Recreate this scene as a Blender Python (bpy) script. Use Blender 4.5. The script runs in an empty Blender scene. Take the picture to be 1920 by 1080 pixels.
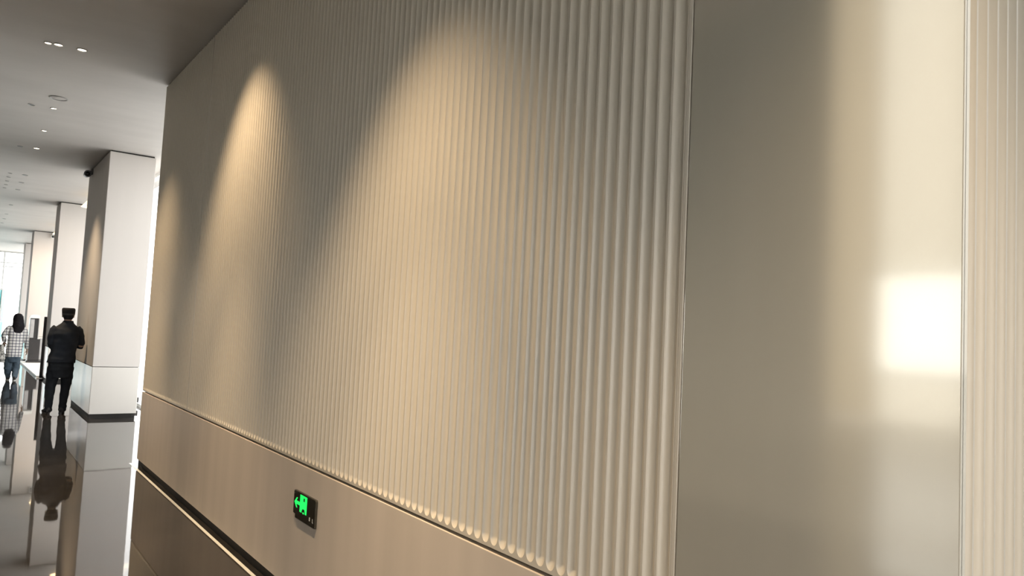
import bpy, bmesh, math, random
from mathutils import Vector, Matrix, noise

random.seed(7)
scene = bpy.context.scene
C = scene.collection

# ------------------------------------------------------------------ camera
cam_d = bpy.data.cameras.new('camera')
cam = bpy.data.objects.new('camera', cam_d)
C.objects.link(cam)
F_PX = 1384.0
cam_d.sensor_width = 36.0
cam_d.lens = F_PX / 1920.0 * 36.0
cam_d.clip_start = 0.05
cam_d.clip_end = 400
ax = Vector((0.79945916, 0.07663006, 0.5958128))     # world X in camera axes (right, down, forward)
ay = Vector((-0.59875123, 0.02140463, 0.80064899))   # world Y
az = Vector((0.04860062, -0.99682981, 0.06299447))   # world Z
right = Vector((ax[0], ay[0], az[0]))
up = -Vector((ax[1], ay[1], az[1]))
back = -Vector((ax[2], ay[2], az[2]))
M = Matrix((right, up, back)).transposed().to_4x4()
M.translation = Vector((0, 0, 1.62))
cam.matrix_world = M
scene.camera = cam

# ------------------------------------------------------------------ world, exposure
SKY = 5.4
w = bpy.data.worlds.new('overcast_sky'); scene.world = w
w.use_nodes = True
bgn = w.node_tree.nodes['Background']
bgn.inputs['Color'].default_value = (1.0, 0.985, 0.985, 1)
bgn.inputs['Strength'].default_value = SKY
scene.view_settings.view_transform = 'Standard'
scene.view_settings.look = 'None'
scene.view_settings.gamma = 1.0
scene.view_settings.use_curve_mapping = False
scene.view_settings.exposure = 0.0
scene.cycles.use_denoising = True
scene.cycles.max_bounces = 10
scene.cycles.diffuse_bounces = 5
scene.cycles.glossy_bounces = 5
scene.cycles.transparent_max_bounces = 12
scene.cycles.sample_clamp_indirect = 8.0
scene.cycles.caustics_reflective = False

# room numbers (metres)
DP0 = 0.028
XW = 1.68          # face of the long panelled wall
Y0 = 0.675         # its near corner
Y1 = 8.98          # its far corner
YS = 1.42          # joint between smooth and fluted panel
YJ = 7.00          # joint between the two fluted panels
HC = 4.24          # ceiling
ZG = 0.80          # dark joint above the wainscot
XG = 2.75          # glazing behind the columns
XL = -14.0         # far side of the lobby
YB = -2.4          # behind the camera
XA = -1.3          # edge of the low ceiling; a tall atrium lies beyond
HA = 13.0          # atrium ceiling
YE = 40.0          # glazed end of the lobby

# ------------------------------------------------------------------ daylight portals in the window openings
def portal(name, loc, rot, sx, sy):
    d = bpy.data.lights.new(name, 'AREA'); d.shape = 'RECTANGLE'; d.size = sx; d.size_y = sy
    d.cycles.is_portal = True
    o = bpy.data.objects.new(name, d); C.objects.link(o); o.location = loc; o.rotation_euler = rot
    return o
portal('daylight_portal', (XG + 0.06, 24.5, HC / 2), (0, math.radians(90), 0), HC, 31.0)
portal('daylight_portal', (XL - 0.06, 7.7, HA / 2), (0, math.radians(-90), 0), HA, 2.2)
portal('daylight_portal', (-1.0, YB - 0.25, 1.5), (math.radians(90), 0, 0), 4.2, 3.0)
portal('daylight_portal', (-0.05, YE + 0.06, HC / 2), (math.radians(-90), 0, 0), 5.5, HC)

# ------------------------------------------------------------------ materials
MATS = {}
def mat(name, col, rough=0.5, metal=0.0, spec=0.5, coat=0.0, coat_rough=0.05, emit=None, es=0.0, ior=1.5):
    m = bpy.data.materials.new(name); m.use_nodes = True
    b = m.node_tree.nodes['Principled BSDF']
    b.inputs['Base Color'].default_value = (*col, 1)
    b.inputs['Roughness'].default_value = rough
    b.inputs['Metallic'].default_value = metal
    b.inputs['Specular IOR Level'].default_value = spec
    b.inputs['IOR'].default_value = ior
    b.inputs['Coat Weight'].default_value = coat
    b.inputs['Coat Roughness'].default_value = coat_rough
    if emit:
        b.inputs['Emission Color'].default_value = (*emit, 1)
        b.inputs['Emission Strength'].default_value = es
    MATS[name] = m
    return m

def vary(m, scale, c1, c2, detail=3.0, bump=0.0, stretch=(1, 1, 1), bump_scale=None, dist=0.01):
    """mottle the base colour between c1 and c2 with noise in object space, optional fine bump"""
    nt = m.node_tree; n = nt.nodes; l = nt.links
    b = n['Principled BSDF']
    tc = n.new('ShaderNodeTexCoord'); mp = n.new('ShaderNodeMapping')
    mp.inputs['Scale'].default_value = stretch
    l.new(tc.outputs['Object'], mp.inputs['Vector'])
    nz = n.new('ShaderNodeTexNoise'); nz.inputs['Scale'].default_value = scale; nz.inputs['Detail'].default_value = detail
    l.new(mp.outputs['Vector'], nz.inputs['Vector'])
    r = n.new('ShaderNodeValToRGB')
    r.color_ramp.elements[0].position = 0.3; r.color_ramp.elements[1].position = 0.7
    r.color_ramp.elements[0].color = (*c1, 1); r.color_ramp.elements[1].color = (*c2, 1)
    l.new(nz.outputs['Fac'], r.inputs['Fac']); l.new(r.outputs['Color'], b.inputs['Base Color'])
    if bump:
        nb = n.new('ShaderNodeTexNoise'); nb.inputs['Scale'].default_value = bump_scale or scale * 3
        nb.inputs['Detail'].default_value = 2
        l.new(mp.outputs['Vector'], nb.inputs['Vector'])
        bp = n.new('ShaderNodeBump'); bp.inputs['Strength'].default_value = bump; bp.inputs['Distance'].default_value = dist
        l.new(nb.outputs['Fac'], bp.inputs['Height']); l.new(bp.outputs['Normal'], b.inputs['Normal'])
    return m

flute_m = vary(mat('champagne_fluted_lacquer', (0.60, 0.55, 0.47), 0.36, 0.0, 0.5), 6, (0.60, 0.55, 0.465), (0.64, 0.585, 0.495), stretch=(1, 1, 0.1))
smooth_m = vary(mat('champagne_smooth_lacquer', (0.60, 0.55, 0.47), 0.09, 0.45, 0.6), 5, (0.66, 0.62, 0.53), (0.69, 0.645, 0.555), stretch=(1, 1, 0.08))
wains_m = vary(mat('champagne_wainscot', (0.56, 0.49, 0.42), 0.42, 0.0, 0.3), 4, (0.62, 0.54, 0.455), (0.68, 0.59, 0.50), stretch=(1.5, 1.5, 0.05))
shaft_m = vary(mat('column_satin_paint', (0.68, 0.63, 0.58), 0.6, 0.0, 0.2), 3, (0.64, 0.605, 0.575), (0.67, 0.63, 0.60), stretch=(1, 1, 0.1))
col_m = vary(mat('column_lacquer', (0.62, 0.58, 0.53), 0.22, 0.0, 0.7), 3, (0.68, 0.65, 0.61), (0.71, 0.68, 0.64), stretch=(1, 1, 0.1))
core_m = vary(mat('black_reveal', (0.012, 0.011, 0.010), 0.5), 8, (0.012, 0.011, 0.010), (0.018, 0.016, 0.014))
skirt_m = vary(mat('black_skirting', (0.02, 0.018, 0.017), 0.55, 0, 0.25), 8, (0.014, 0.013, 0.012), (0.024, 0.021, 0.019))
ceil_m = vary(mat('ceiling_plaster', (0.7, 0.68, 0.66), 0.55, 0, 0.5), 2.2, (0.56, 0.53, 0.507), (0.62, 0.587, 0.563), detail=6, bump=0.12, bump_scale=14, stretch=(0.35, 1, 1))
metal_m = vary(mat('satin_aluminium', (0.75, 0.74, 0.70), 0.28, 0.85), 20, (0.72, 0.71, 0.67), (0.78, 0.77, 0.73))
inlay_m = vary(mat('pale_floor_inlay', (0.62, 0.61, 0.54), 0.3, 0.0, 0.5), 9, (0.76, 0.75, 0.68), (0.82, 0.81, 0.74))
white_m = vary(mat('white_paint', (0.80, 0.80, 0.78), 0.45), 4, (0.78, 0.78, 0.76), (0.83, 0.83, 0.81))
frame_m = vary(mat('window_frame_paint', (0.74, 0.76, 0.75), 0.4), 6, (0.72, 0.74, 0.73), (0.77, 0.79, 0.78))
lobby_m = vary(mat('lobby_wall_paint', (0.42, 0.38, 0.33), 0.6), 2, (0.30, 0.285, 0.25), (0.34, 0.325, 0.285))
lobby2_m = vary(mat('lobby_wall_paint_lightened', (0.5, 0.48, 0.43), 0.6), 2, (0.52, 0.50, 0.44), (0.56, 0.54, 0.48))  # lobby paint lightened to brighten what the smooth panel reflects
pale_reflector_m = vary(mat('pale_floor_reflector', (0.7, 0.67, 0.6), 0.2), 2, (0.66, 0.63, 0.57), (0.74, 0.71, 0.65))
ground_m = vary(mat('pale_paving', (0.45, 0.45, 0.43), 0.8), 1.5, (0.64, 0.64, 0.62), (0.72, 0.72, 0.70))
black_m = vary(mat('black_satin', (0.02, 0.018, 0.018), 0.35), 10, (0.016, 0.014, 0.014), (0.026, 0.022, 0.022))

# polished dark stone floor: mirror-like, very slightly uneven
floor_m = vary(mat('polished_dark_stone', (0.05, 0.045, 0.042), 0.03, 0.0, 0.5, ior=1.55), 3, (0.022, 0.020, 0.018), (0.036, 0.032, 0.029), detail=8, bump=0.05, bump_scale=3.2, dist=0.006)

def glass_mat(name, tint, refl=1.0):
    m = bpy.data.materials.new(name); m.use_nodes = True
    nt = m.node_tree; n = nt.nodes; l = nt.links; n.clear()
    out = n.new('ShaderNodeOutputMaterial'); mx = n.new('ShaderNodeMixShader')
    tr = n.new('ShaderNodeBsdfTransparent'); tr.inputs['Color'].default_value = (*tint, 1)
    gl = n.new('ShaderNodeBsdfGlossy'); gl.inputs['Roughness'].default_value = 0.0
    fr = n.new('ShaderNodeFresnel'); fr.inputs['IOR'].default_value = 1.40
    nz = n.new('ShaderNodeTexNoise'); nz.inputs['Scale'].default_value = 1.0
    bp = n.new('ShaderNodeBump'); bp.inputs['Strength'].default_value = 0.01
    l.new(nz.outputs['Fac'], bp.inputs['Height']); l.new(bp.outputs['Normal'], gl.inputs['Normal'])
    gm = n.new('ShaderNodeNewGeometry'); sb = n.new('ShaderNodeMath'); sb.operation = 'SUBTRACT'; sb.inputs[0].default_value = 1.0
    ml = n.new('ShaderNodeMath'); ml.operation = 'MULTIPLY'          # only the outer face of a pane reflects
    l.new(gm.outputs['Backfacing'], sb.inputs[1]); l.new(sb.outputs[0], ml.inputs[0]); l.new(fr.outputs['Fac'], ml.inputs[1])
    l.new(ml.outputs[0], mx.inputs['Fac']); l.new(tr.outputs['BSDF'], mx.inputs[1]); l.new(gl.outputs['BSDF'], mx.inputs[2])
    l.new(mx.outputs['Shader'], out.inputs['Surface'])
    return m
glass_m = glass_mat('clear_glass', (0.95, 0.955, 0.945))
dim_m = glass_mat('dark_grey_tinted_glass', (0.50, 0.50, 0.49))
tint_m = glass_mat('grey_tinted_glass', (0.80, 0.81, 0.80))
cyan_m = glass_mat('turquoise_tinted_glass', (0.45, 0.86, 0.88))

def sheet_translucent(name, col):
    m = bpy.data.materials.new(name); m.use_nodes = True
    nt = m.node_tree; n = nt.nodes; l = nt.links; n.clear()
    out = n.new('ShaderNodeOutputMaterial'); mx = n.new('ShaderNodeMixShader'); mx.inputs['Fac'].default_value = 0.62
    d = n.new('ShaderNodeBsdfDiffuse'); d.inputs['Color'].default_value = (*col, 1)
    t = n.new('ShaderNodeBsdfTranslucent'); t.inputs['Color'].default_value = (*col, 1)
    l.new(d.outputs['BSDF'], mx.inputs[1]); l.new(t.outputs['BSDF'], mx.inputs[2]); l.new(mx.outputs['Shader'], out.inputs['Surface'])
    return m
diffuser_m = sheet_translucent('translucent_diffuser', (0.80, 0.78, 0.73))
lower_backdrop_m = sheet_translucent('white_backdrop', (0.95, 0.93, 0.88))
backdrop_m = sheet_translucent('cream_backdrop', (0.42, 0.37, 0.28))

# ------------------------------------------------------------------ mesh helpers
def obj(name, bm, material, parent=None, smooth=None, loc=None):
    me = bpy.data.meshes.new(name)
    bmesh.ops.recalc_face_normals(bm, faces=bm.faces[:])
    bm.to_mesh(me); bm.free()
    me.materials.append(material)
    if smooth is not None:
        for p in me.polygons: p.use_smooth = True
        me.set_sharp_from_angle(angle=math.radians(smooth))
    o = bpy.data.objects.new(name, me); C.objects.link(o)
    if parent: o.parent = parent
    if loc is not None: o.location = loc
    return o

def empty(name, loc=(0, 0, 0), rz=0.0):
    o = bpy.data.objects.new(name, None); C.objects.link(o)
    o.location = loc; o.rotation_euler = (0, 0, rz); o.empty_display_size = 0.1
    return o

def tag(o, label, cat, group=None):
    o['label'] = label; o['category'] = cat
    if group: o['group'] = group
    return o

def struct(o, label=None):
    o['kind'] = 'structure'
    if label: o['label'] = label
    return o

def box(bm, x0, x1, y0, y1, z0, z1, bevel=0.0, seg=2):
    vs = [bm.verts.new((x, y, z)) for x in (x0, x1) for y in (y0, y1) for z in (z0, z1)]
    idx = [(0, 1, 3, 2), (4, 6, 7, 5), (0, 4, 5, 1), (2, 3, 7, 6), (0, 2, 6, 4), (1, 5, 7, 3)]
    fs = [bm.faces.new([vs[i] for i in f]) for f in idx]
    if bevel:
        es = list({e for f in fs for e in f.edges})
        bmesh.ops.bevel(bm, geom=es, offset=bevel, segments=seg, affect='EDGES', profile=0.5)
    return bm

def bx(name, dims, material, parent=None, bevel=0.0, loc=None):
    bm = bmesh.new(); box(bm, *dims, bevel=bevel)
    return obj(name, bm, material, parent, smooth=None, loc=loc)

def lathe(bm, prof, n=24, axis='Z', c=(0, 0, 0), cap=True):
    rings = []
    for r, h in prof:
        ring = []
        for k in range(n):
            a = 2 * math.pi * k / n
            p = (r * math.cos(a), r * math.sin(a), h)
            if axis == 'X': p = (p[2], p[0], p[1])
            elif axis == 'Y': p = (p[0], p[2], p[1])
            ring.append(bm.verts.new((p[0] + c[0], p[1] + c[1], p[2] + c[2])))
        rings.append(ring)
    for a, b in zip(rings, rings[1:]):
        for k in range(n):
            bm.faces.new((a[k], a[(k + 1) % n], b[(k + 1) % n], b[k]))
    if cap:
        bm.faces.new(rings[0][::-1]); bm.faces.new(rings[-1])
    return bm

def prism(bm, pts, fn, d0, d1):
    """polygon pts (a,b) extruded; fn(a,b,d)->(x,y,z)"""
    lo = [bm.verts.new(fn(a, b, d0)) for a, b in pts]
    hi = [bm.verts.new(fn(a, b, d1)) for a, b in pts]
    bm.faces.new(lo[::-1]); bm.faces.new(hi)
    n = len(pts)
    for k in range(n):
        bm.faces.new((lo[k], lo[(k + 1) % n], hi[(k + 1) % n], hi[k]))
    return bm

def tube(bm, pts, radii, n=12, flat=None):
    """closed tapered tube; radii are numbers or (ra, rb); flat is the direction that rb is measured along"""
    pts = [Vector(p) for p in pts]
    rings = []
    ref = Vector(flat) if flat else None
    for i, p in enumerate(pts):
        t = (pts[min(i + 1, len(pts) - 1)] - pts[max(i - 1, 0)]).normalized()
        r0 = ref or (Vector((0, 1, 0)) if abs(t.y) < 0.9 else Vector((1, 0, 0)))
        b = (r0 - t * r0.dot(t)).normalized(); a = t.cross(b).normalized()
        r = radii[i]; ra, rb = r if isinstance(r, tuple) else (r, r)
        rings.append([bm.verts.new(p + a * (ra * math.cos(2 * math.pi * k / n)) + b * (rb * math.sin(2 * math.pi * k / n))) for k in range(n)])
    for a, b in zip(rings, rings[1:]):
        for k in range(n):
            bm.faces.new((a[k], a[(k + 1) % n], b[(k + 1) % n], b[k]))
    bm.faces.new(rings[0][::-1]); bm.faces.new(rings[-1])
    return bm

def ball(bm, c, r, seg=14):
    rx, ry, rz = r if isinstance(r, tuple) else (r, r, r)
    g = bmesh.ops.create_uvsphere(bm, u_segments=seg, v_segments=seg // 2 + 2, radius=1.0)
    for v in g['verts']:
        v.co = Vector((v.co.x * rx + c[0], v.co.y * ry + c[1], v.co.z * rz + c[2]))

def fuse(name, bm, material, parent, voxel, smooth_it=4, wrinkle=0.0, wscale=9.0, loc=None):
    """melt overlapping closed shapes into one continuous surface"""
    me = bpy.data.meshes.new(name + '_src'); bmesh.ops.recalc_face_normals(bm, faces=bm.faces[:])
    bm.to_mesh(me); bm.free()
    t = bpy.data.objects.new(name + '_src', me); C.objects.link(t)
    r = t.modifiers.new('r', 'REMESH'); r.mode = 'VOXEL'; r.voxel_size = voxel; r.use_smooth_shade = True
    s = t.modifiers.new('s', 'SMOOTH'); s.factor = 0.5; s.iterations = smooth_it
    dg = bpy.context.evaluated_depsgraph_get()
    out = bpy.data.meshes.new_from_object(t.evaluated_get(dg))
    bpy.data.objects.remove(t); bpy.data.meshes.remove(me)
    out.name = name
    if wrinkle:
        ns = [v.normal.copy() for v in out.vertices]
        for v, nn in zip(out.vertices, ns):
            q = Vector((v.co.x * wscale, v.co.y * wscale, v.co.z * wscale * 1.7))
            v.co += nn * wrinkle * noise.noise(q)
    out.materials.clear(); out.materials.append(material)
    for p in out.polygons: p.use_smooth = True
    o = bpy.data.objects.new(name, out); C.objects.link(o); o.parent = parent
    if loc is not None: o.location = loc
    return o

# ------------------------------------------------------------------ room shell
struct(bx('ground', (-70, 80, -60, 120, -0.50, -0.06), ground_m), 'pale paving outside the lobby windows')
struct(bx('floor', (XL - 0.2, XG + 0.10, YB - 0.2, YE + 0.2, -0.055, 0.0), floor_m), 'polished dark stone lobby floor')
struct(bx('floor_reflector', (XL, -3.0, 1.5, 13.0, 0.0, 0.004), pale_reflector_m), 'unseen pale floor slab added to brighten the panel reflection')  # unseen pale slab added to lift the low part of the panel reflection
struct(bx('ceiling', (XA, XG + 0.25, YB - 0.2, YE + 0.2, HC, HC + 0.35), ceil_m), 'grey plastered lobby ceiling')
struct(bx('ceiling_atrium', (XL - 0.2, XA, YB - 0.2, YE + 0.2, HA, HA + 0.3), ceil_m), 'high ceiling of the atrium across the lobby')
struct(bx('wall_bulkhead', (XA - 0.15, XA, YB - 0.2, YE + 0.2, HC + 0.002, HA), lobby_m), 'bulkhead above the edge of the low ceiling')
struct(bx('trim_1', (1.622, 1.646, Y0 - 0.4, Y1 + 0.12, -0.001, 0.0015), inlay_m), 'pale strip let into the floor along the panelled wall')
bm = bmesh.new()
box(bm, XL - 0.2, -3.1, YB - 0.2, YB, 0, HA); box(bm, 1.1, XG + 0.2, YB - 0.2, YB, 0, HA); box(bm, -3.1, 1.1, YB - 0.2, YB, 3.0, HA)
struct(obj('wall_back', bm, lobby_m), 'wall with the entrance behind the viewer')
struct(bx('wall_side', (XG, XG + 0.2, 0.55, Y0 + DP0, 0, HC), lobby_m), 'end of the side wall in the recess beyond the near corner')

# ------------------------------------------------------------------ panelled wall on the right
DP = 0.028   # cladding thickness
wall = struct(bx('wall_right', (XW + DP, XG + 0.06, Y0 + DP, Y1 - 0.004, 0, HC - 0.0005), core_m), 'long wall clad in champagne panels')

PITCH = 0.0555
def flute_mesh(width, z0, z1, depth=0.0165, half=0.0235, zend=0.012, endlen=0.031):
    """one vertical strip with a round-nosed groove; front at x=0, back at x=DP, runs along y"""
    NU = 12
    rows = [(z1, 0.0)]
    zc = z0 + zend + endlen
    rows.append((zc, 0.0))
    for k in range(1, 10):
        rows.append((zc - endlen * math.sin(math.pi / 2 * k / 9.0), math.sin(math.pi / 2 * k / 9.0)))
    rows.append((z0, None))
    bm = bmesh.new(); grid = []
    for z, s in rows:
        row = [bm.verts.new((0, -width / 2, z))]
        if s is None:
            for k in range(NU + 1):
                row.append(bm.verts.new((0, -0.2 * half + 0.4 * half * k / NU, z)))
        else:
            hw = max(half * math.sqrt(max(1 - s * s, 0.0)), 0.0006); dc = depth * (1 - s ** 1.35)
            for k in range(NU + 1):
                c = -math.cos(math.pi * k / NU)
                row.append(bm.verts.new((dc * (1 - c * c) ** 0.75, c * hw, z)))
        row.append(bm.verts.new((0, width / 2, z)))
        grid.append(row)
    for a, b in zip(grid, grid[1:]):
        for k in range(len(a) - 1):
            bm.faces.new((a[k], a[k + 1], b[k + 1], b[k]))
    # sides, back, ends
    b0 = [bm.verts.new((DP, s * width / 2, z)) for s in (-1, 1) for z in (z0, z1)]
    bm.faces.new((b0[0], b0[1], b0[3], b0[2]))
    bm.faces.new([r[0] for r in grid] + [b0[0], b0[1]])
    bm.faces.new([r[-1] for r in grid] + [b0[2], b0[3]])
    bm.faces.new(grid[0] + [b0[3], b0[1]])
    bm.faces.new(grid[-1] + [b0[2], b0[0]])
    bmesh.ops.recalc_face_normals(bm, faces=bm.faces[:])
    me = bpy.data.meshes.new('flute'); bm.to_mesh(me); bm.free()
    for p in me.polygons: p.use_smooth = True
    me.set_sharp_from_angle(angle=math.radians(28))
    me.materials.append(flute_m)
    return me

ZF0, ZF1 = ZG + 0.010, HC - 0.015
def fluted_panel(y0, y1, label):
    edge = 0.014
    n = round((y1 - y0 - 2 * edge) / PITCH); wdt = (y1 - y0 - 2 * edge) / n
    bm = bmesh.new()
    box(bm, 0, DP, y0, y0 + edge, ZF0, ZF1, bevel=0.0015, seg=1)
    box(bm, 0, DP, y1 - edge, y1, ZF0, ZF1, bevel=0.0015, seg=1)
    pan = obj('fluted_panel', bm, flute_m, wall); pan.location = (XW, 0, 0); pan['label'] = label
    me = flute_mesh(wdt, ZF0, ZF1)
    for k in range(n):
        o = bpy.data.objects.new('flute', me); C.objects.link(o); o.parent = pan
        o.location = (0, y0 + edge + (k + 0.5) * wdt, 0)
    return pan
fluted_panel(YS + 0.002, YJ - 0.0015, 'long champagne panel of round vertical flutes')
fluted_panel(YJ + 0.0015, Y1, 'shorter fluted panel at the far end of the wall')
bx('smooth_panel', (XW, XW + DP, Y0, YS - 0.003, ZF0, ZF1), smooth_m, wall, bevel=0.002)['label'] = 'smooth glossy champagne panel with bright window reflection'
# fluted return round the near corner (faces the viewer)
ret = obj('fluted_return', box(bmesh.new(), XW + 0.0015, XW + 0.008, Y0 + 0.001, Y0 + DP, ZF0, ZF1), flute_m, wall)
ret['label'] = 'fluted panel on the return at the near corner'
rme = flute_mesh(PITCH, ZF0, ZF1)
for k in range(19):
    o = bpy.data.objects.new('flute', rme); C.objects.link(o); o.parent = ret
    o.rotation_euler = (0, 0, math.radians(90))
    o.location = (XW + 0.008 + (k + 0.5) * PITCH, Y0, 0)
bx('wainscot_panel', (XW - 0.004, XW + DP, Y0, Y1, 0.066, ZG - 0.004), wains_m, wall, bevel=0.003)['label'] = 'low smooth wainscot panel'
bx('wainscot_panel', (XW + DP, XG, Y0 - 0.004, Y0 + DP, 0.066, ZG - 0.004), wains_m, wall, bevel=0.003)
bx('skirting', (XW + 0.012, XW + DP, Y0 + 0.012, Y1 - 0.008, 0.0, 0.064), skirt_m, wall)['label'] = 'recessed black skirting'

# ------------------------------------------------------------------ windows behind the columns, at the end and across the lobby
def window_x(idx, x, y0, y1, z0, z1, n, label, transom=None, pane_m=None, zp=None, fr=0.05):
    """glazed wall in a plane of constant x"""
    bm = bmesh.new()
    for k in range(n + 1):
        y = y0 + (y1 - y0) * k / n
        a, b = max(y - fr / 2, y0), min(y + fr / 2, y1)
        box(bm, x - 0.05, x + 0.05, a, b, z0, z1)
    for z in [z0 + fr / 2, z1 - fr / 2] + ([transom] if transom else []):
        box(bm, x - 0.045, x + 0.045, y0, y1, z - fr / 2, z + fr / 2)
    wo = struct(obj('window_%d' % idx, bm, frame_m), label)
    for k in range(n):
        ya, yb = y0 + (y1 - y0) * k / n, y0 + (y1 - y0) * (k + 1) / n
        bx('pane', (x - 0.006, x + 0.006, ya + fr / 2, yb - fr / 2, zp[0] if zp else z0 + fr, zp[1] if zp else z1 - fr), pane_m or glass_m, wo)
    return wo
window_x(7, XG, YB, 0.55, 0, HC, 2, 'unseen grey-tinted window added in the recess to brighten the flute edges', pane_m=dim_m)  # added out of view to brighten the return's fillets; the tint holds it down
window_x(1, XG, Y1, 13.15, 0, HC, 3, 'window bay between the panelled wall and the first column')
window_x(2, XG, 13.15, 20.3, 0, HC, 3, 'window bay behind the first column')
window_x(3, XG, 20.3, 28.4, 0, HC, 6, 'window bay behind the second column')
window_x(4, XG, 28.4, YE - 0.05, 0, HC, 8, 'window bay behind the far columns')

# the glazed end of the lobby with a turquoise door
bm = bmesh.new(); box(bm, XL - 0.2, -2.8, YE - 0.05, YE + 0.15, 0, HC + 0.001); box(bm, XL - 0.2, XA, YE - 0.05, YE + 0.15, HC, HA)
struct(obj('wall_end', bm, lobby_m), 'wall above and beside the glazed end')
bm = bmesh.new()
for x in (0.10, 1.42, XG - 0.03):
    box(bm, x - 0.03, x + 0.03, YE - 0.05, YE + 0.05, 0, HC)
for x in (-2.77, -1.2):
    box(bm, x - 0.03, x + 0.03, YE - 0.05, YE + 0.05, 0, HC)
for z in (0.03, 3.56, 3.74, HC - 0.03):
    box(bm, -2.8, XG, YE - 0.045, YE + 0.045, z - 0.025, z + 0.025)
w5 = struct(obj('window_5', bm, frame_m), 'bright glazed wall at the far end of the lobby')
bx('pane', (1.45, XG - 0.06, YE - 0.006, YE + 0.006, 0.06, 3.53), glass_m, w5)
bx('pane', (-2.8, XG - 0.06, YE - 0.006, YE + 0.006, 3.77, HC - 0.06), glass_m, w5)
bx('pane', (-2.8, 0.07, YE - 0.006, YE + 0.006, 0.06, 3.53), glass_m, w5)
bx('pane', (0.13, 1.39, YE - 0.006, YE + 0.006, 2.56, 3.53), glass_m, w5)
bm = bmesh.new()
for x in (0.16, 1.46):
    box(bm, x - 0.03, x + 0.03, YE - 0.10, YE - 0.055, 0.005, 2.5)
box(bm, 0.13, 1.49, YE - 0.10, YE - 0.055, 2.5, 2.56)
dr = struct(obj('door_1', bm, frame_m), 'turquoise tinted glass door at the far end')
bx('pane', (0.19, 1.56, YE - 0.084, YE - 0.072, 0.02, 2.5), cyan_m, dr)
bm = bmesh.new(); tube(bm, [(1.30, YE - 0.13, 0.8), (1.30, YE - 0.13, 1.5)], [0.015, 0.015], 10)
obj('handle', bm, metal_m, dr)

# far side of the lobby and the space behind the viewer (seen only as reflections)
struct(bx('wall_left', (XL - 0.2, XL, 10.1, YE, 0, HA), lobby2_m), 'wall across the lobby')
struct(bx('wall_corner', (XL - 0.2, XL, YB, 6.6, 0, HA), lobby_m), 'near part of the wall across the lobby')
w6 = window_x(6, XL, 6.6, 8.8, 0, HA, 1, 'tall atrium window across the lobby', transom=3.45, pane_m=tint_m, zp=(1.2, 3.42))
for ya, yb in ((6.625, 8.775), ):
    bx('pane', (XL - 0.006, XL + 0.006, ya, yb, 0.05, 1.15), glass_m, w6)
    bx('pane', (XL - 0.006, XL + 0.006, ya, yb, 3.475, HA - 0.05), glass_m, w6)
    bx('transom', (XL - 0.045, XL + 0.045, ya, yb, 1.15, 1.2), frame_m, w6)
bm = bmesh.new()
bm.faces.new([bm.verts.new(p) for p in ((XL + 0.07, 6.62, 3.42), (XL + 0.07, 8.8, 3.42), (XL + 0.07, 8.8, HA - 0.02), (XL + 0.07, 6.62, HA - 0.02))])
tag(obj('upper_diffuser', bm, diffuser_m), 'pale blind lowered over the upper panes across the lobby', 'diffuser')  # unseen sheet added to set the reflected brightness above the transom
bm = bmesh.new()
prev = None
for k in range(61):
    y = 8.81 + 1.28 * k / 60; x = XL + 0.05 + 0.03 * math.sin(k * 0.9)
    cur = [bm.verts.new((x, y, z)) for z in (0.02, HA - 0.02)]
    if prev: bm.faces.new((prev[0], cur[0], cur[1], prev[1]))
    prev = cur
tag(obj('backdrop', bm, backdrop_m, smooth=60), 'cream curtain added unseen across the lobby for the warm reflected band', 'backdrop')  # added out of view to give the smooth panel a warm reflected band
bm = bmesh.new()
for x in (-3.07, -1.0, 1.07):
    box(bm, x - 0.03, x + 0.03, YB - 0.15, YB - 0.05, 0, 3.0)
for z in (0.03, 2.97):
    box(bm, -3.1, 1.1, YB - 0.145, YB - 0.055, z - 0.025, z + 0.025)
w7 = struct(obj('door_2', bm, frame_m), 'glazed entrance doors behind the viewer')
for xa, xb in ((-3.04, -1.03), (-0.97, 1.04)):
    bx('pane', (xa, xb, YB - 0.106, YB - 0.094, 0.06, 2.94), glass_m, w7)

bm = bmesh.new()
bm.faces.new([bm.verts.new(p) for p in ((XL + 0.07, 6.62, 0.02), (XL + 0.07, 8.8, 0.02), (XL + 0.07, 8.8, 1.2), (XL + 0.07, 6.62, 1.2))])
tag(obj('lower_backdrop', bm, lower_backdrop_m), 'pale half curtain added unseen over the lower panes for the panel reflection', 'backdrop')  # added out of view to tone down the lower reflected panes
# ------------------------------------------------------------------ columns
def column(y0, y1, x0, x1, label):
    t = empty('column', ((x0 + x1) / 2, y0, 0)); tag(t, label, 'column', 'clad columns along the glazing')
    cx = (x0 + x1) / 2; hw = (x1 - x0) / 2; L = y1 - y0; th = 0.02
    bx('core', (-hw + th, hw - th, th, L - th, 0.0, HC - 0.0005), core_m, t)
    for nm, z0, z1, pm in (('upper_panel', ZG + 0.006, HC - 0.022, shaft_m), ('wainscot_panel', 0.066, ZG - 0.002, col_m)):
        bx(nm, (-hw, hw, 0, th, z0, z1), pm, t, bevel=0.006)
        bx(nm, (-hw, hw, L - th, L, z0, z1), pm, t, bevel=0.006)
        bx(nm, (-hw, -hw + th, th + 0.001, L - th - 0.001, z0, z1), pm, t, bevel=0.004)
        bx(nm, (hw - th, hw, th + 0.001, L - th - 0.001, z0, z1), pm, t, bevel=0.004)
    bx('skirting', (-hw + 0.012, hw - 0.07, 0.010, L - 0.01, 0.0, 0.064), skirt_m, t)
    return t
column(13.15, 15.50, 1.72, 2.39, 'nearest pale clad column beyond the panelled wall, with black skirting')
column(20.30, 21.25, 1.72, 2.39, 'second pale grey column, behind the man in dark clothes')
column(28.40, 29.30, 1.74, 2.39, 'third column, peach-lit, behind the black kiosk')
column(34.00, 34.90, 1.84, 2.45, 'farthest and palest column, beside the bright glazed end')

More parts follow.
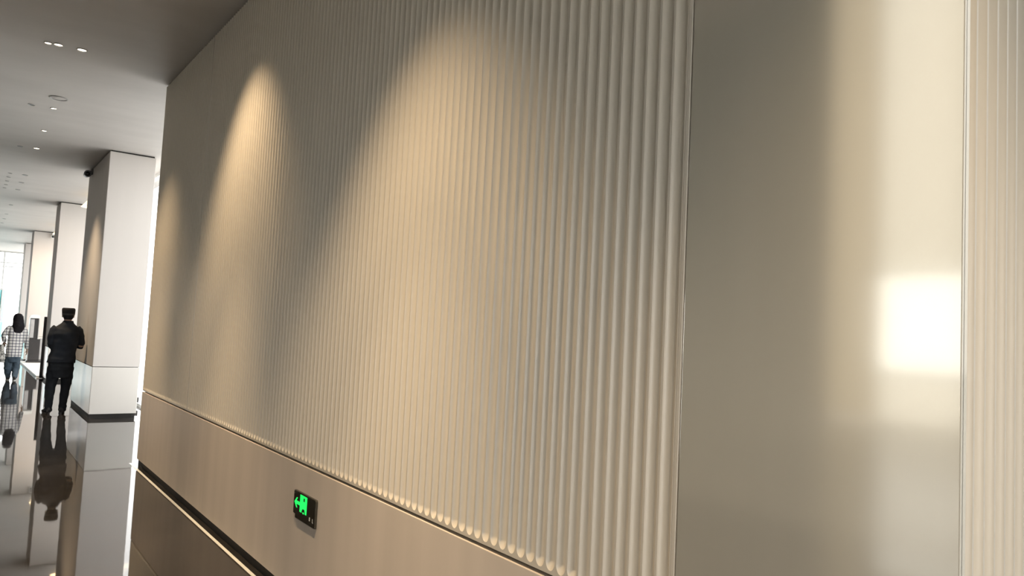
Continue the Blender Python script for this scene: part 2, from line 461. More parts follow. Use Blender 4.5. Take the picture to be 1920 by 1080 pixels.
# ------------------------------------------------------------------ ceiling lights
lens_on = mat('lit_downlight_lens', (0.9, 0.85, 0.75), 0.4, emit=(1.0, 0.86, 0.66), es=5.0)
lens_off = vary(mat('unlit_downlight_lens', (0.10, 0.10, 0.10), 0.3), 20, (0.08, 0.08, 0.08), (0.13, 0.13, 0.13))
trim_m = vary(mat('downlight_trim', (0.35, 0.34, 0.33), 0.4), 20, (0.33, 0.32, 0.31), (0.38, 0.37, 0.36))
def ring_profile(r): return [(r, -0.0005), (r, -0.006), (r * 0.86, -0.007), (r * 0.80, -0.003), (r * 0.80, -0.0005)]
def downlight_master(r, lit):
    b1 = bmesh.new(); lathe(b1, ring_profile(r), 24); 
    b2 = bmesh.new(); lathe(b2, [(r * 0.80, -0.001), (r * 0.62, -0.0035), (r * 0.2, -0.0045)], 24)
    out = []
    for nm, b, m in (('trim_ring', b1, trim_m), ('lens', b2, lens_on if lit else lens_off)):
        me = bpy.data.meshes.new(nm); bmesh.ops.recalc_face_normals(b, faces=b.faces[:]); b.to_mesh(me); b.free(); me.materials.append(m)
        for p in me.polygons: p.use_smooth = True
        me.set_sharp_from_angle(angle=math.radians(35)); out.append((nm, me))
    return out
DL = {}
def downlight(x, y, r, lit, label, group=None):
    key = (r, lit)
    if key not in DL: DL[key] = downlight_master(r, lit)
    t = empty('downlight', (x, y, HC)); tag(t, label, 'ceiling light', group)
    for nm, me in DL[key]:
        o = bpy.data.objects.new(nm, me); C.objects.link(o); o.parent = t
    return t
WARM = (1.0, 0.75, 0.48)
def wall_washer(t, power, tilt, size, blend=0.85, radius=0.04, aim_y=0.0, beam=620):
    d = bpy.data.lights.new('wash_lamp', 'SPOT'); d.energy = power; d.color = WARM
    d.spot_size = math.radians(size); d.spot_blend = blend; d.shadow_soft_size = radius
    o = bpy.data.objects.new('wash_lamp', d); C.objects.link(o); o.parent = t
    o.location = (0, 0, -0.02)
    o.rotation_euler = (math.radians(aim_y), math.radians(-tilt), 0)   # lean the beam towards the wall (+x)
    if beam:                                                           # the reflector's tight centre beam
        d = bpy.data.lights.new('beam_lamp', 'SPOT'); d.energy = beam; d.color = WARM
        d.spot_size = math.radians(46); d.spot_blend = 1.0; d.shadow_soft_size = radius
        o = bpy.data.objects.new('beam_lamp', d); C.objects.link(o); o.parent = t
        o.location = (0, 0, -0.02); o.rotation_euler = (0, math.radians(-1), 0)
    return o
WB = 0.85
for y, tl, sz, pw, bm_, lab in ((0.17, 0, 78, 300, 80, 'lit downlight above the near corner of the panelled wall'),
               (2.92, 0, 80, 440, 680, 'lit downlight washing the middle of the fluted wall'),
               (5.67, 20, 74, 260, 680, 'lit downlight washing the far half of the fluted wall')):
    wall_washer(downlight(0.77, y, 0.048, True, lab), pw, tl, sz, WB, beam=bm_)
wall_washer(downlight(0.775, 8.40, 0.048, True, 'single lit downlight right of the twin pair near the wall end'), 300, 3, 78, WB)
downlight(0.49, 8.43, 0.036, True, 'left lamp of the lit twin downlights nearest the viewer')
downlight(0.575, 8.41, 0.044, True, 'right lamp of the lit twin downlights nearest the viewer')
downlight(0.53, 11.12, 0.04, False, 'dark unlit downlight left of the round ceiling speaker')
downlight(0.77, 11.10, 0.04, True, 'small lit downlight just beyond the round ceiling speaker')
downlight(0.78, 12.59, 0.04, True, 'lone lit downlight before the shaded ceiling band')
downlight(0.57, 14.10, 0.04, False, 'dark downlight in the shaded ceiling band')
wall_washer(downlight(0.79, 14.05, 0.05, True, 'lit downlight in the shaded ceiling band'), 300, 6, 80, WB, beam=250)
for y, wd in ((17.05, 'nearest'), (17.58, 'second'), (18.13, 'third'), (18.68, 'fourth'), (19.20, 'farthest')):
    downlight(0.57, y, 0.035, False, wd + ' small dark downlight in the close-set row of five', 'close-set row of small downlights')
for y, wd in ((17.02, 'nearest'), (18.08, 'middle'), (19.22, 'farthest')):
    downlight(0.81, y, 0.05, False, wd + ' of three wider dark downlights right of the close-set row', 'wider downlights beside the close-set row')
for y, wd in ((22.18, 'nearest'), (24.41, 'second'), (25.73, 'third'), (27.06, 'farthest')):
    downlight(0.82, y, 0.045, False, wd + ' of four tiny downlights on the pale ceiling by the glazed end', 'downlights near the glazed end')
sp = empty('ceiling_speaker', (0.77, 10.52, HC)); tag(sp, 'round flush ceiling speaker with dark rim, largest disc on the ceiling', 'speaker')
bm = bmesh.new(); lathe(bm, [(0.10, -0.0005), (0.10, -0.008), (0.088, -0.010), (0.086, -0.004), (0.086, -0.0005)], 32); obj('rim', bm, trim_m, sp, smooth=35)
bm = bmesh.new(); lathe(bm, [(0.086, -0.001), (0.07, -0.005), (0.02, -0.007)], 32); obj('grille', bm, ceil_m, sp, smooth=35)

# cone-shaped pendant lamps in the bays between the columns
shade_m = mat('glowing_lamp_shade', (0.9, 0.8, 0.6), 0.6, emit=(1.0, 0.80, 0.52), es=1.6)
vary(shade_m, 5, (0.85, 0.75, 0.55), (0.92, 0.82, 0.62))
def pendant(x, y, label, power):
    t = empty('pendant_lamp', (x, y, HC)); tag(t, label, 'pendant lamp', 'cone pendant lamps between the columns')
    bm = bmesh.new(); lathe(bm, [(0.05, -0.0005), (0.05, -0.02), (0.02, -0.03)], 20); obj('canopy', bm, white_m, t, smooth=40)
    bm = bmesh.new(); lathe(bm, [(0.006, -0.03), (0.006, -0.07)], 8); obj('stem', bm, metal_m, t)
    bm = bmesh.new(); lathe(bm, [(0.03, -0.07), (0.06, -0.08), (0.21, -0.27), (0.20, -0.27), (0.05, -0.09), (0.03, -0.085)], 28); obj('lamp_shade', bm, shade_m, t, smooth=40)
    bm = bmesh.new(); ball(bm, (0, 0, -0.17), 0.035); obj('bulb', bm, lens_on, t, smooth=60)
    d = bpy.data.lights.new('pendant_light', 'POINT'); d.energy = power; d.color = (1.0, 0.72, 0.45); d.shadow_soft_size = 0.05
    o = bpy.data.objects.new('pendant_light', d); C.objects.link(o); o.parent = t; o.location = (0, 0, -0.24)
pendant(2.16, 18.6, 'glowing cone lamp peeping out behind the nearest column', 12)
pendant(2.26, 26.0, 'glowing cone lamp above the far peach-lit column', 160)

# ------------------------------------------------------------------ cctv cameras
cam_grey = vary(mat('camera_housing_grey', (0.16, 0.16, 0.17), 0.4), 12, (0.14, 0.14, 0.15), (0.19, 0.19, 0.20))
lens_black = mat('camera_lens_glass', (0.005, 0.005, 0.006), 0.05, spec=0.8)
def cctv(x, y, z, label, s=1.0, ml=cam_grey):
    t = empty('security_camera', (x, y, z)); tag(t, label, 'camera'); t.scale = (s, s, s)
    bm = bmesh.new(); lathe(bm, [(0.055, 0.0), (0.055, 0.02), (0.03, 0.03)], 20, axis='X', c=(0.0, 0, 0)); b = obj('base', bm, ml, t, smooth=40); b.rotation_euler = (0, 0, math.pi)
    b.location = (0.0, 0, 0.0)
    bm = bmesh.new(); tube(bm, [(-0.025, 0, 0), (-0.07, 0, -0.01), (-0.085, -0.01, -0.03)], [0.016, 0.016, 0.014], 10); obj('bracket', bm, ml, t, smooth=40)
    bm = bmesh.new(); lathe(bm, [(0.035, 0.10), (0.052, 0.09), (0.056, -0.04), (0.06, -0.05), (0.06, -0.075), (0.05, -0.078), (0.048, -0.06)], 24, axis='Y', c=(-0.085, 0, -0.055)); h = obj('housing', bm, ml, t, smooth=40)
    bm = bmesh.new(); lathe(bm, [(0.036, -0.058), (0.034, -0.07), (0.02, -0.078), (0.004, -0.08)], 20, axis='Y', c=(-0.085, 0, -0.055)); obj('lens', bm, lens_black, h, smooth=60)
    return t
cctv(1.72, 15.05, HC - 0.075, 'grey bullet security camera at the top of the nearest column')
cctv(2.34, 28.36, HC - 0.10, 'small pale security camera at the top of the far peach-lit column', 1.0, white_m).rotation_euler = (0, 0, math.radians(0))

# ------------------------------------------------------------------ exit sign on the wainscot
sign_m = vary(mat('dark_bronze_glass', (0.022, 0.020, 0.016), 0.12, 0, 0.5), 10, (0.020, 0.018, 0.014), (0.030, 0.027, 0.021))
rim_m = vary(mat('sign_bronze_rim', (0.10, 0.09, 0.07), 0.3, 0.6), 10, (0.09, 0.08, 0.06), (0.12, 0.11, 0.09))
green_m = mat('green_light_pictogram', (0.02, 0.6, 0.12), 0.4, emit=(0.012, 1.0, 0.13), es=1.0)
sign = empty('exit_sign', (XW - 0.004, 4.124, 0.49)); tag(sign, 'lit green emergency exit sign with left arrow on the low wainscot', 'exit sign')
def sp_(a, b, d): return (-d, -a, b)      # a: to the right in the picture, b: up, d: out of the wall
# plate outline: lower left corner notched
outline = [(-0.131, 0.0), (0.158, 0.0), (0.164, 0.006), (0.164, 0.151), (0.158, 0.157), (-0.158, 0.157), (-0.164, 0.151), (-0.164, 0.028), (-0.158, 0.022), (-0.131, 0.022)]
bm = bmesh.new(); prism(bm, outline, sp_, 0.0, 0.012); obj('back_box', bm, rim_m, sign)
inner = [(-0.126, 0.005), (0.156, 0.005), (0.159, 0.008), (0.159, 0.149), (0.156, 0.152), (-0.156, 0.152), (-0.159, 0.149), (-0.159, 0.030), (-0.156, 0.027), (-0.126, 0.027)]
bm = bmesh.new(); prism(bm, inner, sp_, 0.0118, 0.0150); face = obj('face_plate', bm, sign_m, sign)
bm = bmesh.new()
arrow = [(-0.146, 0.092), (-0.112, 0.122), (-0.096, 0.122), (-0.116, 0.103), (-0.062, 0.103), (-0.062, 0.084), (-0.116, 0.084), (-0.098, 0.064), (-0.114, 0.064)]
prism(bm, arrow, sp_, 0.0148, 0.0158); obj('arrow', bm, green_m, face)
bm = bmesh.new()
for a0, a1, b0, b1 in ((-0.060, -0.030, 0.050, 0.148), (0.022, 0.044, 0.050, 0.148), (-0.030, 0.022, 0.136, 0.148),
                       (-0.030, -0.010, 0.116, 0.136), (0.012, 0.022, 0.116, 0.136), (-0.030, 0.022, 0.074, 0.116), (-0.012, 0.006, 0.047, 0.056)):
    prism(bm, [(a0, b0), (a1, b0), (a1, b1), (a0, b1)], sp_, 0.0148, 0.0158)
prism(bm, [(-0.030, 0.074), (-0.018, 0.074), (-0.030, 0.058)], sp_, 0.0148, 0.0158)
prism(bm, [(0.022, 0.074), (0.022, 0.058), (0.012, 0.074)], sp_, 0.0148, 0.0158)
pic = obj('doorway_pictogram', bm, green_m, face); pic['label'] = 'green doorway with running figure'
pale_m = mat('sign_mark_pale', (0.75, 0.75, 0.72), 0.4)  # for two small pale marks on the sign face
bm = bmesh.new()
prism(bm, [(0.086, 0.030), (0.100, 0.030), (0.100, 0.050), (0.086, 0.050)], sp_, 0.0148, 0.0155)
obj('pale_mark', bm, pale_m, face)
bm = bmesh.new()
prism(bm, [(0.132, 0.050), (0.138, 0.050), (0.138, 0.034), (0.146, 0.029), (0.144, 0.026), (0.132, 0.031)], sp_, 0.0148, 0.0155)
obj('pale_mark', bm, pale_m, face)
for a in (-0.150, ):
    bm = bmesh.new(); lathe(bm, [(0.0035, 0.0148), (0.0035, 0.0156)], 12); o = obj('screw', bm, rim_m, face); o.rotation_euler = (0, math.radians(-90), 0); o.location = (0, 0.150, 0.140)

# wall socket glimpsed in the gap between wall and column
sk = empty('wall_socket', (XG - 0.052, 14.771, 0.120))
tag(sk, 'small dark socket box low in the gap beside the nearest column', 'socket')
bx('box', (-0.05, 0.0, -0.06, 0.06, -0.045, 0.045), black_m, sk, bevel=0.004)
bx('cover_plate', (-0.056, -0.050, -0.05, 0.05, -0.035, 0.035), cam_grey, sk, bevel=0.002)

# ------------------------------------------------------------------ plinth, kiosk, totem by the second column
pl = empty('low_plinth', (1.98, 21.5, 0)); tag(pl, 'low glossy white plinth along the glazing between two columns', 'plinth')
bx('slab', (-0.36, 0.40, 0.0, 6.3, 0.0, 0.05), white_m, pl, bevel=0.006)
bx('edge_strip', (-0.362, 0.402, -0.012, 0.0, 0.0, 0.045), metal_m, pl, bevel=0.002)

kx, ky = 1.93, 27.0
ki = empty('information_kiosk', (kx, ky, 0.05)); tag(ki, 'black kiosk with white cap and glass front on the white plinth', 'kiosk')
kg = vary(mat('kiosk_side_grey', (0.42, 0.41, 0.41), 0.3, 0.3), 6, (0.38, 0.37, 0.37), (0.46, 0.45, 0.45))
bx('foot', (-0.20, 0.20, -0.02, 0.26, 0.0, 0.06), black_m, ki, bevel=0.006)
bx('lower_cabinet', (-0.165, 0.13, 0.0, 0.24, 0.06, 0.72), black_m, ki, bevel=0.01)
bx('side_panel', (-0.185, -0.165, -0.005, 0.24, 0.06, 1.36), kg, ki, bevel=0.004)
bx('side_panel', (0.045, 0.075, -0.012, 0.24, 0.72, 1.36), kg, ki, bevel=0.004)
bx('screen_bezel', (-0.165, 0.045, 0.02, 0.24, 0.72, 1.36), black_m, ki, bevel=0.006)
bx('screen', (-0.155, -0.06, 0.012, 0.02, 0.76, 1.33), kg, ki, bevel=0.002)
bx('wing_panel', (0.13, 0.19, 0.02, 0.22, 0.10, 0.74), kg, ki, bevel=0.006)
bm = bmesh.new()
pts = [(-0.19, 1.36), (0.08, 1.36), (0.08, 1.42)] + [(-0.055 + 0.135 * math.cos(a), 1.42 + 0.05 * math.sin(a)) for a in [math.pi * k / 10 for k in range(1, 10)]] + [(-0.19, 1.42)]
prism(bm, pts, lambda a, b, d: (a, d, b), -0.015, 0.245); obj('cap', bm, white_m, ki)

tt = empty('sign_totem', (1.715, 21.38, 0.0)); tag(tt, 'slim tall black post stand left of the man', 'post stand')
brown_m = vary(mat('black_brown_lacquer', (0.012, 0.009, 0.009), 0.5, 0, 0.2), 10, (0.010, 0.008, 0.008), (0.016, 0.012, 0.012))
bx('base_plate', (-0.11, 0.10, -0.10, 0.10, 0.0, 0.012), metal_m, tt, bevel=0.003)
bx('post', (-0.042, 0.042, -0.03, 0.03, 0.012, 1.49), brown_m, tt, bevel=0.006)
bx('top_cap', (-0.040, 0.040, -0.032, 0.032, 1.49, 1.502), black_m, tt, bevel=0.002)

# ------------------------------------------------------------------ people
skin_m = vary(mat('skin', (0.42, 0.27, 0.19), 0.5), 12, (0.39, 0.25, 0.17), (0.45, 0.29, 0.21))
jacket_m = vary(mat('navy_black_jacket_cloth', (0.012, 0.016, 0.024), 0.75, 0, 0.3), 10, (0.009, 0.012, 0.018), (0.017, 0.022, 0.032))
trouser_m = vary(mat('dark_slate_trouser_cloth', (0.012, 0.015, 0.020), 0.8, 0, 0.3), 9, (0.010, 0.012, 0.016), (0.019, 0.023, 0.029))
cap_m = vary(mat('black_cap_cloth', (0.010, 0.010, 0.012), 0.8, 0, 0.3), 14, (0.008, 0.008, 0.010), (0.015, 0.015, 0.018))
hair_m = vary(mat('black_hair', (0.010, 0.009, 0.010), 0.65, 0, 0.15), 30, (0.007, 0.006, 0.008), (0.018, 0.016, 0.018), stretch=(4, 4, 0.2), bump=0.4, bump_scale=40)
shoe_m = vary(mat('black_shoe_leather', (0.012, 0.011, 0.011), 0.35), 14, (0.010, 0.009, 0.009), (0.018, 0.016, 0.016))
jean_m = vary(mat('blue_grey_denim', (0.075, 0.105, 0.14), 0.85, 0, 0.2), 5, (0.035, 0.055, 0.08), (0.13, 0.17, 0.21), stretch=(1.6, 1, 0.35), bump=0.1, bump_scale=60)
sole_m = vary(mat('white_shoe_sole', (0.75, 0.75, 0.73), 0.5), 14, (0.72, 0.72, 0.70), (0.79, 0.79, 0.77))

def hand(bm, wrist, d, palm_n, thumb_side, curl=0.6, s=1.0):
    """palm and five bent fingers; d = pointing direction, palm_n = palm normal, thumb_side = towards the thumb"""
    wv = Vector(wrist); d = Vector(d).normalized(); pn = Vector(palm_n).normalized(); ts = Vector(thumb_side).normalized()
    tube(bm, [wv - d * 0.02, wv + d * 0.02 * s, wv + d * 0.06 * s, wv + d * 0.092 * s], [(0.024, 0.020), (0.034 * s, 0.017), (0.040 * s, 0.016), (0.037 * s, 0.013)], 12, flat=pn)
    for off, ln in ((0.030, 0.070), (0.010, 0.078), (-0.010, 0.073), (-0.029, 0.058)):
        p = wv + d * 0.084 * s + ts * off * s; seg = [p]; a = 0.15
        for f in (0.45, 0.32, 0.23):
            p = p + (d * math.cos(a) + pn * math.sin(a)) * ln * f * s; seg.append(p); a += curl
        tube(bm, seg, [0.0095 * s, 0.009 * s, 0.008 * s, 0.0065 * s], 8)
    p = wv + d * 0.022 * s + ts * 0.026 * s
    tube(bm, [p, p + (ts * 0.7 + d * 0.7) * 0.035 * s, p + (ts * 0.62 + d * 0.9 + pn * 0.35) * 0.052 * s, p + (ts * 0.5 + d * 1.1 + pn * 0.6) * 0.068 * s], [0.013 * s, 0.011 * s, 0.0095 * s, 0.0075 * s], 8)

def head(bm, c, s=1.0, pitch=0.0):
    """skull, jaw, nose, ears, lips, brow; looks along +y, chin drops by pitch"""
    c = Vector(c); R = Matrix.Rotation(-pitch, 3, 'X')
    def P(x, y, z): return c + R @ Vector((x * s, y * s, z * s))
    ball(bm, P(0, -0.012, 0.035), (0.076 * s, 0.094 * s, 0.085 * s))
    ball(bm, P(0, 0.022, -0.03), (0.062 * s, 0.070 * s, 0.085 * s))
    tube(bm, [P(0, 0.086, 0.02), P(0, 0.102, -0.012), P(0, 0.098, -0.03)], [0.008 * s, 0.013 * s, 0.014 * s], 8)
    tube(bm, [P(-0.024, 0.085, -0.058), P(0, 0.093, -0.055), P(0.024, 0.085, -0.058)], [0.006 * s, 0.009 * s, 0.006 * s], 8)
    tube(bm, [P(-0.05, 0.072, 0.026), P(0, 0.088, 0.03), P(0.05, 0.072, 0.026)], [0.010 * s, 0.011 * s, 0.010 * s], 8)
    for sx in (-1, 1):
        ball(bm, P(sx * 0.080, -0.005, -0.005), (0.011 * s, 0.020 * s, 0.032 * s), 10)
        ball(bm, P(sx * 0.030, 0.078, 0.008), (0.013 * s, 0.010 * s, 0.009 * s), 8)
    ball(bm, P(0, 0.072, -0.095), (0.024 * s, 0.020 * s, 0.018 * s), 10)

def rings(bm, L, n=28, power=2.4):
    """horizontal super-elliptic rings (cx, cy, z, rx, ry) lofted upward"""
    prev = None; first = None
    for cx, cy, z, rx, ry in L:
        r = []
        for k in range(n):
            a = 2 * math.pi * k / n; ca, sa = math.cos(a), math.sin(a)
            r.append(bm.verts.new((cx + rx * math.copysign(abs(ca) ** (2 / power), ca), cy + ry * math.copysign(abs(sa) ** (2 / power), sa), z)))
        if prev:
            for k in range(n): bm.faces.new((prev[k], prev[(k + 1) % n], r[(k + 1) % n], r[k]))
        else: first = r
        prev = r
    bm.faces.new(first[::-1]); bm.faces.new(prev)

def shoe(parent, x, y, rz, m, s=1.0, sole=None):
    t = bmesh.new()
    tube(t, [(0, -0.09, 0.045), (0, -0.02, 0.055), (0, 0.06, 0.045), (0, 0.14, 0.032), (0, 0.175, 0.026)], [(0.036, 0.036), (0.040, 0.05), (0.044, 0.038), (0.042, 0.026), (0.024, 0.018)], 14, flat=(0, 0, 1))
    tube(t, [(0, -0.05, 0.04), (0, -0.05, 0.11)], [0.040, 0.036], 12)
    o = fuse('shoe', t, m, parent, 0.008, 3, loc=(x, y, 0.0)); o.rotation_euler = (0, 0, rz); o.scale = (s, s, s)
    b = bmesh.new()
    n = 22; pts = []
    for k in range(n):
        a = 2 * math.pi * k / n
        pts.append((0.044 * math.cos(a) * (1.0 if math.sin(a) > 0 else 0.88), 0.045 + 0.145 * math.sin(a)))
    prism(b, pts, lambda p, q, d: (p, q, d), 0.0, 0.022); obj('sole', b, sole or m, o)
    return o

# --- man in dark clothes, seen from behind, hands together in front of him
man = empty('person', (1.40, 13.95, 0.0)); tag(man, 'person in dark jacket, trousers and flat cap, standing with back turned', 'person')
bm = bmesh.new()
head(bm, (0.022, 0.035, 1.575), 0.98, 0.25)
tube(bm, [(0.018, -0.015, 1.36), (0.022, 0.0, 1.44), (0.024, 0.015, 1.53)], [0.062, 0.054, 0.052], 16)
rings(bm, [(-0.02, 0, 0.78, 0.150, 0.10), (-0.01, 0, 0.98, 0.150, 0.10), (0.005, 0, 1.2, 0.165, 0.11), (0.012, 0, 1.34, 0.165, 0.10), (0.016, 0, 1.41, 0.10, 0.07)])
for sx, hx, kx_, axx in ((-1, -0.105, -0.140, -0.148), (1, 0.070, 0.070, 0.045)):
    tube(bm, [(hx, 0, 0.84), (hx, 0, 0.74), (kx_, 0.02, 0.42), (axx, -0.01, 0.24), (axx, -0.02, 0.09)], [0.085, 0.08, 0.050, 0.042, 0.032], 14)
tube(bm, [(-0.148, -0.02, 0.09), (-0.15, 0.06, 0.05)], [0.035, 0.035], 10); tube(bm, [(0.045, -0.02, 0.09), (0.045, 0.06, 0.05)], [0.035, 0.035], 10)
armL = [(-0.150, 0.0, 1.37), (-0.178, -0.01, 1.24), (-0.188, -0.005, 1.10), (-0.12, 0.13, 1.085), (-0.055, 0.215, 1.10)]
armR = [(0.175, 0.0, 1.37), (0.212, -0.01, 1.24), (0.232, 0.0, 1.09), (0.215, 0.10, 1.085), (0.185, 0.19, 1.10)]
for A in (armL, armR): tube(bm, A, [0.050, 0.045, 0.038, 0.034, 0.026], 12)
hand(bm, armL[-1], (0.6, 0.65, 0.2), (0.55, -0.5, -0.5), (-0.1, -0.2, 0.95), 0.55)
hand(bm, armR[-1], (-0.55, 0.7, 0.2), (-0.6, -0.5, -0.4), (0.1, -0.2, 0.95), 0.55)
fuse('body', bm, skin_m, man, 0.006, 2)
bm = bmesh.new()
rings(bm, [(-0.030, 0, 0.812, 0.206, 0.150), (-0.022, 0, 0.87, 0.196, 0.145), (-0.008, 0, 1.00, 0.180, 0.130), (0.004, 0, 1.15, 0.187, 0.135), (0.012, 0, 1.28, 0.196, 0.128), (0.014, 0.0, 1.355, 0.188, 0.108), (0.018, 0.0, 1.405, 0.145, 0.085), (0.024, 0.0, 1.450, 0.085, 0.070), (0.026, 0.004, 1.478, 0.072, 0.066)])
tube(bm, [(-0.125, 0, 1.375), (-0.160, 0, 1.34), (-0.182, -0.01, 1.24), (-0.190, -0.008, 1.12), (-0.178, 0.03, 1.085), (-0.12, 0.13, 1.085), (-0.062, 0.205, 1.10)], [0.062, 0.066, 0.062, 0.056, 0.054, 0.048, 0.042], 14)
tube(bm, [(0.150, 0, 1.375), (0.185, 0, 1.34), (0.214, -0.01, 1.24), (0.234, -0.004, 1.12), (0.234, 0.035, 1.082), (0.215, 0.10, 1.085), (0.190, 0.18, 1.10)], [0.062, 0.066, 0.062, 0.055, 0.052, 0.046, 0.042], 14)
for k in range(9):
    a = math.pi * (0.1 + 0.1 * k)
jk = fuse('jacket', bm, jacket_m, man, 0.010, 3, wrinkle=0.010, wscale=8)
bm = bmesh.new(); rings(bm, [(0.024, 0.002, 1.445, 0.086, 0.074), (0.026, 0.004, 1.470, 0.080, 0.072), (0.027, 0.006, 1.496, 0.072, 0.068)]); fuse('collar', bm, jacket_m, jk, 0.008, 2)
bm = bmesh.new()
rings(bm, [(-0.022, 0, 0.575, 0.145, 0.115), (-0.026, 0, 0.70, 0.182, 0.130), (-0.024, 0, 0.86, 0.178, 0.125), (-0.01, 0, 0.96, 0.16, 0.115)])
tube(bm, [(-0.115, 0, 0.74), (-0.130, 0.01, 0.56), (-0.145, 0.015, 0.40), (-0.150, 0.0, 0.24), (-0.150, -0.01, 0.15), (-0.152, -0.01, 0.12), (-0.150, -0.012, 0.085), (-0.152, -0.01, 0.055), (-0.152, -0.01, 0.035)], [0.100, 0.088, 0.074, 0.064, 0.055, 0.060, 0.053, 0.062, 0.055], 16)
tube(bm, [(0.070, 0, 0.74), (0.072, 0.01, 0.56), (0.066, 0.015, 0.40), (0.052, 0.0, 0.24), (0.046, -0.01, 0.15), (0.048, -0.01, 0.12), (0.044, -0.012, 0.085), (0.046, -0.01, 0.055), (0.044, -0.01, 0.035)], [0.096, 0.084, 0.070, 0.062, 0.053, 0.060, 0.052, 0.060, 0.054], 16)
fuse('trousers', bm, trouser_m, man, 0.010, 2, wrinkle=0.008, wscale=9)
shoe(man, -0.160, 0.02, math.radians(12), shoe_m); shoe(man, 0.040, 0.02, math.radians(-8), shoe_m)
cp = bmesh.new(); rings(cp, [(0.022, 0.02, 1.588, 0.088, 0.106), (0.022, 0.02, 1.62, 0.092, 0.110), (0.021, 0.022, 1.672, 0.096, 0.112), (0.020, 0.022, 1.695, 0.090, 0.106), (0.020, 0.022, 1.703, 0.075, 0.09)], 30, 2.3)
cpo = obj('cap', cp, cap_m, man, smooth=50)
b = bmesh.new(); rings(b, [(0.022, 0.02, 1.585, 0.0905, 0.1085), (0.022, 0.02, 1.612, 0.0935, 0.1115)], 30, 2.3); obj('cap_band', b, black_m, cpo, smooth=40)
b = bmesh.new(); pts = [(0.022 + 0.085 * math.cos(a), 0.07 + 0.115 * math.sin(a)) for a in [math.pi * k / 12 for k in range(13)]]
prism(b, pts, lambda p, q, d: (p, q, 1.592 + d - 0.25 * (q - 0.07)), 0.0, 0.006); obj('visor', b, cap_m, cpo)
hb = bmesh.new(); rings(hb, [(0.022, -0.012, 1.515, 0.052, 0.068), (0.022, 0.005, 1.545, 0.072, 0.090), (0.022, 0.012, 1.595, 0.082, 0.098)], 24, 2.2); fuse('hair', hb, hair_m, man, 0.008, 2)

# --- woman with long black hair, checked shirt and jeans, walking away
wo = empty('person', (1.10, 20.7, 0.0)); tag(wo, 'person with long black hair, checked white shirt and loose jeans, walking away', 'person')
bm = bmesh.new()
head(bm, (0.01, 0.03, 1.452), 0.93, 0.1)
tube(bm, [(0.0, -0.01, 1.25), (0.005, 0.0, 1.32), (0.008, 0.012, 1.40)], [0.052, 0.044, 0.044], 14)
rings(bm, [(-0.02, 0, 0.72, 0.145, 0.10), (-0.01, 0, 0.88, 0.125, 0.085), (0, 0, 1.08, 0.14, 0.095), (0, 0, 1.2, 0.145, 0.09), (0, 0, 1.27, 0.09, 0.06)])
for hx, kx_, axx, ay_ in ((-0.095, -0.105, -0.085, 0.10), (0.045, 0.045, 0.035, -0.06)):
    tube(bm, [(hx, 0, 0.76), (hx, 0, 0.66), (kx_, 0.02, 0.34), (axx, ay_ * 0.6, 0.17), (axx, ay_, 0.05)], [0.075, 0.07, 0.045, 0.036, 0.028], 14)
    tube(bm, [(axx, ay_, 0.08), (axx, ay_ + 0.07, 0.045)], [0.032, 0.032], 10)
armR = [(0.140, 0, 1.225), (0.178, -0.01, 1.08), (0.202, 0.0, 0.94), (0.222, 0.05, 0.82), (0.238, 0.09, 0.72)]
armL = [(-0.150, 0, 1.225), (-0.215, -0.01, 1.12), (-0.245, 0.0, 1.02), (-0.222, 0.07, 0.93), (-0.215, 0.12, 0.87)]
for A in (armL, armR): tube(bm, A, [0.044, 0.040, 0.033, 0.029, 0.022], 12)
hand(bm, armR[-1], (0.05, 0.15, -1), (-0.9, 0.1, 0.0), (0.0, 1, 0.1), 0.35, 0.95)
hand(bm, armL[-1], (-0.1, 0.3, -0.8), (0.3, 0.8, 0.1), (0.9, -0.2, 0.2), 0.9, 0.95)
fuse('body', bm, skin_m, wo, 0.006, 2)
# checked shirt
plaid = mat('checked_shirt_cloth', (0.8, 0.8, 0.78), 0.85, 0, 0.2)
nt = plaid.node_tree; nn = nt.nodes; ll = nt.links; bs = nn['Principled BSDF']
tc = nn.new('ShaderNodeTexCoord'); sx_ = nn.new('ShaderNodeSeparateXYZ'); ll.new(tc.outputs['Object'], sx_.inputs[0])
def stripe(sock, k, width, off=0.0):
    m1 = nn.new('ShaderNodeMath'); m1.operation = 'MULTIPLY_ADD'; ll.new(sock, m1.inputs[0]); m1.inputs[1].default_value = k; m1.inputs[2].default_value = off
    m2 = nn.new('ShaderNodeMath'); m2.operation = 'FRACT'; ll.new(m1.outputs[0], m2.inputs[0])
    m3 = nn.new('ShaderNodeMath'); m3.operation = 'LESS_THAN'; ll.new(m2.outputs[0], m3.inputs[0]); m3.inputs[1].default_value = width
    return m3.outputs[0]
a1 = stripe(sx_.outputs['X'], 15.0, 0.20, 20.1); a2 = stripe(sx_.outputs['Z'], 15.0, 0.20, 20.3)
mx_ = nn.new('ShaderNodeMath'); mx_.operation = 'ADD'; ll.new(a1, mx_.inputs[0]); ll.new(a2, mx_.inputs[1])
rp = nn.new('ShaderNodeValToRGB'); rp.color_ramp.interpolation = 'CONSTANT'
rp.color_ramp.elements[0].color = (0.74, 0.73, 0.71, 1); rp.color_ramp.elements[1].position = 0.4; rp.color_ramp.elements[1].color = (0.13, 0.13, 0.17, 1)
e3 = rp.color_ramp.elements.new(0.9); e3.color = (0.03, 0.03, 0.05, 1)
hv = nn.new('ShaderNodeMath'); hv.operation = 'MULTIPLY'; hv.inputs[1].default_value = 0.5; ll.new(mx_.outputs[0], hv.inputs[0])
ll.new(hv.outputs[0], rp.inputs['Fac']); ll.new(rp.outputs['Color'], bs.inputs['Base Color'])
bm = bmesh.new()
